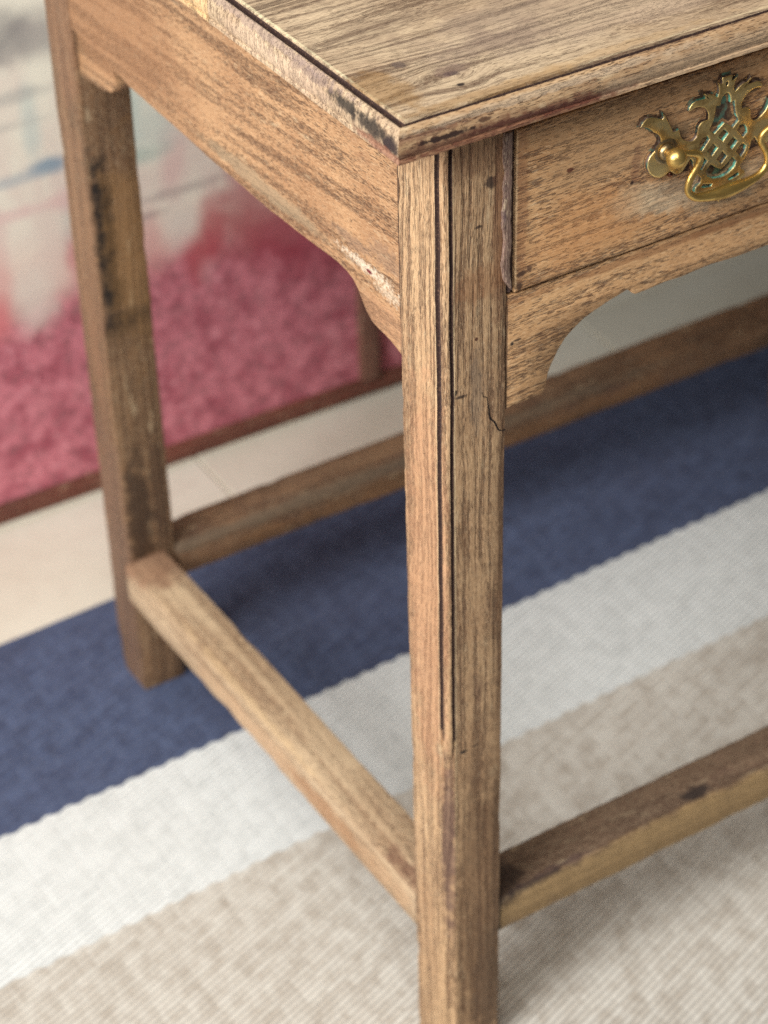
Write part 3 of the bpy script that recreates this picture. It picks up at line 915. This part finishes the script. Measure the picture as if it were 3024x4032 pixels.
HALF = [(0, 40.9), (-1.6, 40.8), (-3.2, 41.0), (-3.9, 39.8), (-3.2, 38.6), (-3.3, 37.3), (-4.9, 37.6), (-7.6, 39.4), (-6.2, 37.4), (-5.5, 35.3), (-5.1, 33.0), (-6.0, 30.1),
        (-7.2, 31.0), (-8.7, 32.2), (-11.6, 33.6), (-14.1, 33.7), (-16.8, 36.1), (-15.6, 34.4), (-14.7, 33.0), (-14.4, 31.7), (-17.6, 31.9),
        (-20.6, 32.2), (-23.0, 31.2), (-24.8, 29.4), (-25.2, 27.4), (-23.6, 27.0), (-21.8, 27.7), (-20, 27.9), (-18.2, 27.6), (-15.0, 26.3),
        (-12.7, 24.0), (-11.5, 21.2), (-11.6, 18.4), (-13.0, 18.5), (-14.9, 18.4), (-16.8, 17.4), (-18.0, 15.6), (-18.3, 12.6), (-18.9, 9.9),
        (-20.8, 8.5), (-23.0, 8.6), (-25.6, 9.8), (-28.2, 11.8), (-29.6, 13.9), (-31.0, 18.2), (-33.0, 17.8), (-34.8, 17.8), (-36.2, 20.6),
        (-38.2, 24.7), (-40.4, 28.6), (-42.9, 32.0), (-42.3, 29.8), (-41.9, 28.5), (-42.6, 27.8), (-45.7, 29.1), (-49.6, 30.9), (-53.2, 31.3),
        (-55.5, 29.7), (-57.2, 27.0), (-54.9, 26.6), (-52.1, 25.3), (-49.5, 23.1), (-48.2, 21.4), (-45.6, 19.8), (-43.6, 17.3), (-43.0, 14.8),
        (-44.2, 12.2), (-47.2, 9.8), (-49.7, 7.6), (-51.2, 4.7), (-51.2, 1.2), (-49.6, -2.6), (-46.2, -6.0), (-42.4, -7.6), (-38.6, -7.2),
        (-35.6, -5.6), (-33.0, -7.8), (-30.0, -9.2), (-27.0, -8.6), (-24.4, -5.6), (-22.0, -2.2), (-20.3, -4.2), (-19.6, -7.5), (-18.4, -10.8),
        (-16.2, -14.0), (-13.6, -16.6), (-14.2, -19.4), (-17.2, -21.4), (-17.6, -24.0), (-14.4, -26.2), (-10.6, -27.6), (-7.0, -30.4), (-4.6, -33.4),
        (-2.2, -32.8), (0, -36.2)]
full = HALF + [(-u, v) for (u, v) in HALF[-2:0:-1]]


def mirrored(h):
    return h + [(-u, v) for (u, v) in h[::-1] if abs(u) > 1e-6]


HOLES = [mirrored([(0, 30.6), (-1.3, 30.2), (-2.7, 28.4), (-3.2, 26.2), (-3.2, 24.3), (-6.1, 24.7), (-6.4, 22.4), (-7.0, 19.0), (-7.9, 15.6), (-9.9, 11.6), (-6.4, 8.3), (0, 13.2)])]
for (cx, cz, r) in ((0, 5.6, 3.7), (0, -8.1, 3.7), (-6.9, -1.2, 3.7), (6.9, -1.2, 3.7)):
    HOLES.append([(cx, cz + r), (cx + r * .96, cz), (cx, cz - r), (cx - r * .96, cz)])
for s in (1, -1):
    HOLES.append([(s * a, b) for a, b in ((-11.3, 8.4), (-9.5, 5.8), (-14.2, 0.2), (-16.6, 2.4), (-16.0, 5.5), (-14.0, 8.0))])
    HOLES.append([(s * a, b) for a, b in ((-13.6, -3.4), (-9.9, -7.1), (-13.6, -11.6), (-15.8, -9.2), (-16.8, -5.8))])
    HOLES.append([(s * a, b) for a, b in ((-6.2, -24.0), (-10.8, -23.4), (-13.2, -22.4), (-12.0, -20.8), (-8.4, -22.0), (-5.4, -22.7))])
HOLES.append(mirrored([(0, -15.4), (-3.2, -13.6), (-7.4, -10.1), (-10.7, -13.4), (-9.4, -16.6), (-5.4, -19.2), (0, -20.4)]))
HOLES.append([(0.75 * math.cos(a) * 1.0, 36.2 + 1.35 * math.sin(a)) for a in [i * math.pi / 6 for i in range(12)]])
mm = lambda lp: [(u * .001, v * .001) for u, v in lp]


def seg_lp(lp, dmax=1.2):
    out = []
    for a, b in zip(lp, lp[1:] + lp[:1]):
        k = max(1, int(math.hypot(a[0] - b[0], a[1] - b[1]) / dmax))
        out += [(a[0] + (b[0] - a[0]) * i / k, a[1] + (b[1] - a[1]) * i / k) for i in range(k)]
    return out


TH = 0.0030
plate = board("drawer_pull", [mm(seg_lp(full))] + [mm(h) for h in HOLES], TH, .0009,
              lambda u, v, n: (CX + u, DY - TH / 2 - n, CZ + v), res=2)
drawer_pull = link("drawer_pull", plate, [brass_plate, edge_m, verd], table, 45)
drawer_pull["label"] = "brass pull with pierced lattice backplate and green verdigris"
for p in plate.polygons:
    if p.normal.y > -0.75:
        cx, cz = (p.center.x - CX) * 1000, (p.center.z - CZ) * 1000
        if abs(p.normal.y) < .45:
            inside = False
            for h in HOLES[:-1]:
                xs = [q[0] for q in h]; zs = [q[1] for q in h]
                if min(xs) - .4 < cx < max(xs) + .4 and min(zs) - .4 < cz < max(zs) + .4:
                    inside = True
            p.material_index = 2 if inside else 1

# grime that has crept out on the wood from under the plate, green where it shows in the piercings
grime_pts = []
for i, (u, v) in enumerate(seg_lp(full, 1.5)):
    a = math.atan2(v - 2, u)
    grow = 0.9 + 1.1 * max(0, noise.noise(Vector((u * .25, v * .25, 1))))
    grime_pts.append((u, v, grow))
n = len(grime_pts); go = []
for i in range(n):
    a = grime_pts[i - 1]; b = grime_pts[(i + 1) % n]
    tx, tz = b[0] - a[0], b[1] - a[1]; L = math.hypot(tx, tz) or 1
    nx, nz = -tz / L, tx / L
    # outline runs counter-clockwise here, so the outside is to the right of travel
    go.append((grime_pts[i][0] - nx * -grime_pts[i][2], grime_pts[i][1] - nz * -grime_pts[i][2]))
area2 = sum(a[0] * b[1] - b[0] * a[1] for a, b in zip(full, full[1:] + full[:1]))
if area2 > 0:
    go = [(2 * p[0] - q[0], 2 * p[1] - q[1]) for p, q in zip(grime_pts, go)]


def grime_mat():
    g = G("grime_stain")
    n = g.noise(g.co, 240, 3, .6)
    c = g.mix(g.ramp(n, .42, .60), lin(74, 52, 40), lin(112, 84, 60))
    c = g.mix(g.ramp(g.noise(g.co, 120, 3, .6), .50, .62, 0, .7), c, lin(84, 134, 116))
    g.put(g.b.inputs['Base Color'], c); g.b.inputs['Roughness'].default_value = .5
    return g.m


hub_sides = 20
gmesh_v = [(CX, DY - .00012, CZ)] + [(CX + u * .001, DY - .00012, CZ + v * .001) for (u, v) in go]
gb = board("grime_stain", [mm(go)] + [mm([(0.75 * (u - sum(q[0] for q in h) / len(h)) + sum(q[0] for q in h) / len(h),
                                          0.75 * (v - sum(q[1] for q in h) / len(h)) + sum(q[1] for q in h) / len(h)) for u, v in h]) for h in (HOLES[0], HOLES[-2])],
           .0003, .00005, lambda u, v, n: (CX + u, DY - n, CZ + v))
link("grime_stain", gb, grime_mat(), drawer_pull, 30)

# posts with ball finials
for s in (-1, 1):
    c = (CX + s * .0396, DY - .0030, CZ + .0080)
    v, f = lathe([(.0074, -.0004), (.0076, .0006), (.0066, .0013), (.0050, .0010), (.0046, .0022), (.0038, .0030), (.0028, .0034), (.0028, .0046),
                  (.0034, .0052), (.0036, .0060)], c)
    link("post_rosette", mesh("post_rosette", v, f), brass_old, drawer_pull, 50)
    prof = []
    R = .0057
    for k in range(15):
        a = math.pi * k / 14
        prof.append((max(.0004, R * math.sin(a) * (1 - .04 * math.sin(3 * a))), .0094 - R * math.cos(a)))
    v, f = lathe(prof, c)
    link("ball_finial", mesh("ball_finial", v, f), brass_ball, drawer_pull, 60)
# escutcheon pin under the left wing
v, f = lathe([(.0016, 0), (.0017, .0016), (.0012, .0026), (.0003, .0030)], (CX - .0345, DY, CZ - .0080))
link("pin", mesh("pin", v, f), simple("copper_pin", (170, 110, 84), .35, 1.0, (60, 40, 34), 600), drawer_pull, 50)

# swinging bail handle
bh = [(-37.0, 7.6, 11.0), (-33.5, 8.6, 11.2), (-29.5, 7.2, 11.0), (-25.2, 5.6, 10.6), (-21.8, 2.6, 10.0), (-21.2, -1.4, 9.6), (-23.4, -5.4, 9.3),
      (-26.2, -10.0, 9.0), (-27.6, -15.2, 9.0), (-26.2, -19.4, 9.0), (-21.6, -23.0, 9.0), (-14.5, -24.6, 9.2), (-7, -25.2, 9.4), (0, -25.4, 9.5)]
rr = [1.5, 1.6, 1.9, 2.2, 2.2, 2.2, 2.2, 2.2, 2.2, 2.3, 2.5, 3.1, 3.9, 4.3]
pts = [(a, b, c, r) for (a, b, c), r in zip(bh, rr)]
pts = pts + [(-a, b, c, r) for (a, b, c, r) in pts[-2::-1]]
sp = spline(pts, 8)
v, f = tube([(CX + p[0] * .001, DY - p[2] * .001, CZ + p[1] * .001) for p in sp], [(p[3] * .00085, p[3] * .00094) for p in sp], 18)
bm_ = mesh("bail_handle", v, f)
link("bail_handle", bm_, brass, drawer_pull, 80)
# raised ridges across the swelling of the bail
rv_, rf_ = [], []
for off in (-1.9, 0.5, 2.6):
    path = []
    for k in range(25):
        t = -1 + 2 * k / 24
        rad = 3.9 - 1.6 * t * t
        z = -25.4 + 0.9 * t * t + off * (1 - .55 * t * t)
        yy = 9.3 + .78 * math.sqrt(max(.2, rad ** 2 - (off * (1 - .55 * t * t)) ** 2)) - .25
        path.append((CX + t * .0165, DY - yy * .001, CZ + z * .001))
    v, f = tube(path, [.0002 + .00042 * (1 - (-1 + 2 * k / 24) ** 2) for k in range(25)], 8)
    b0 = len(rv_); rv_ += list(v); rf_ += [tuple(i + b0 for i in q) for q in f]
link("bail_ridges", mesh("bail_ridges", rv_, rf_), brass, drawer_pull, 60)

S.cycles.use_denoising = False
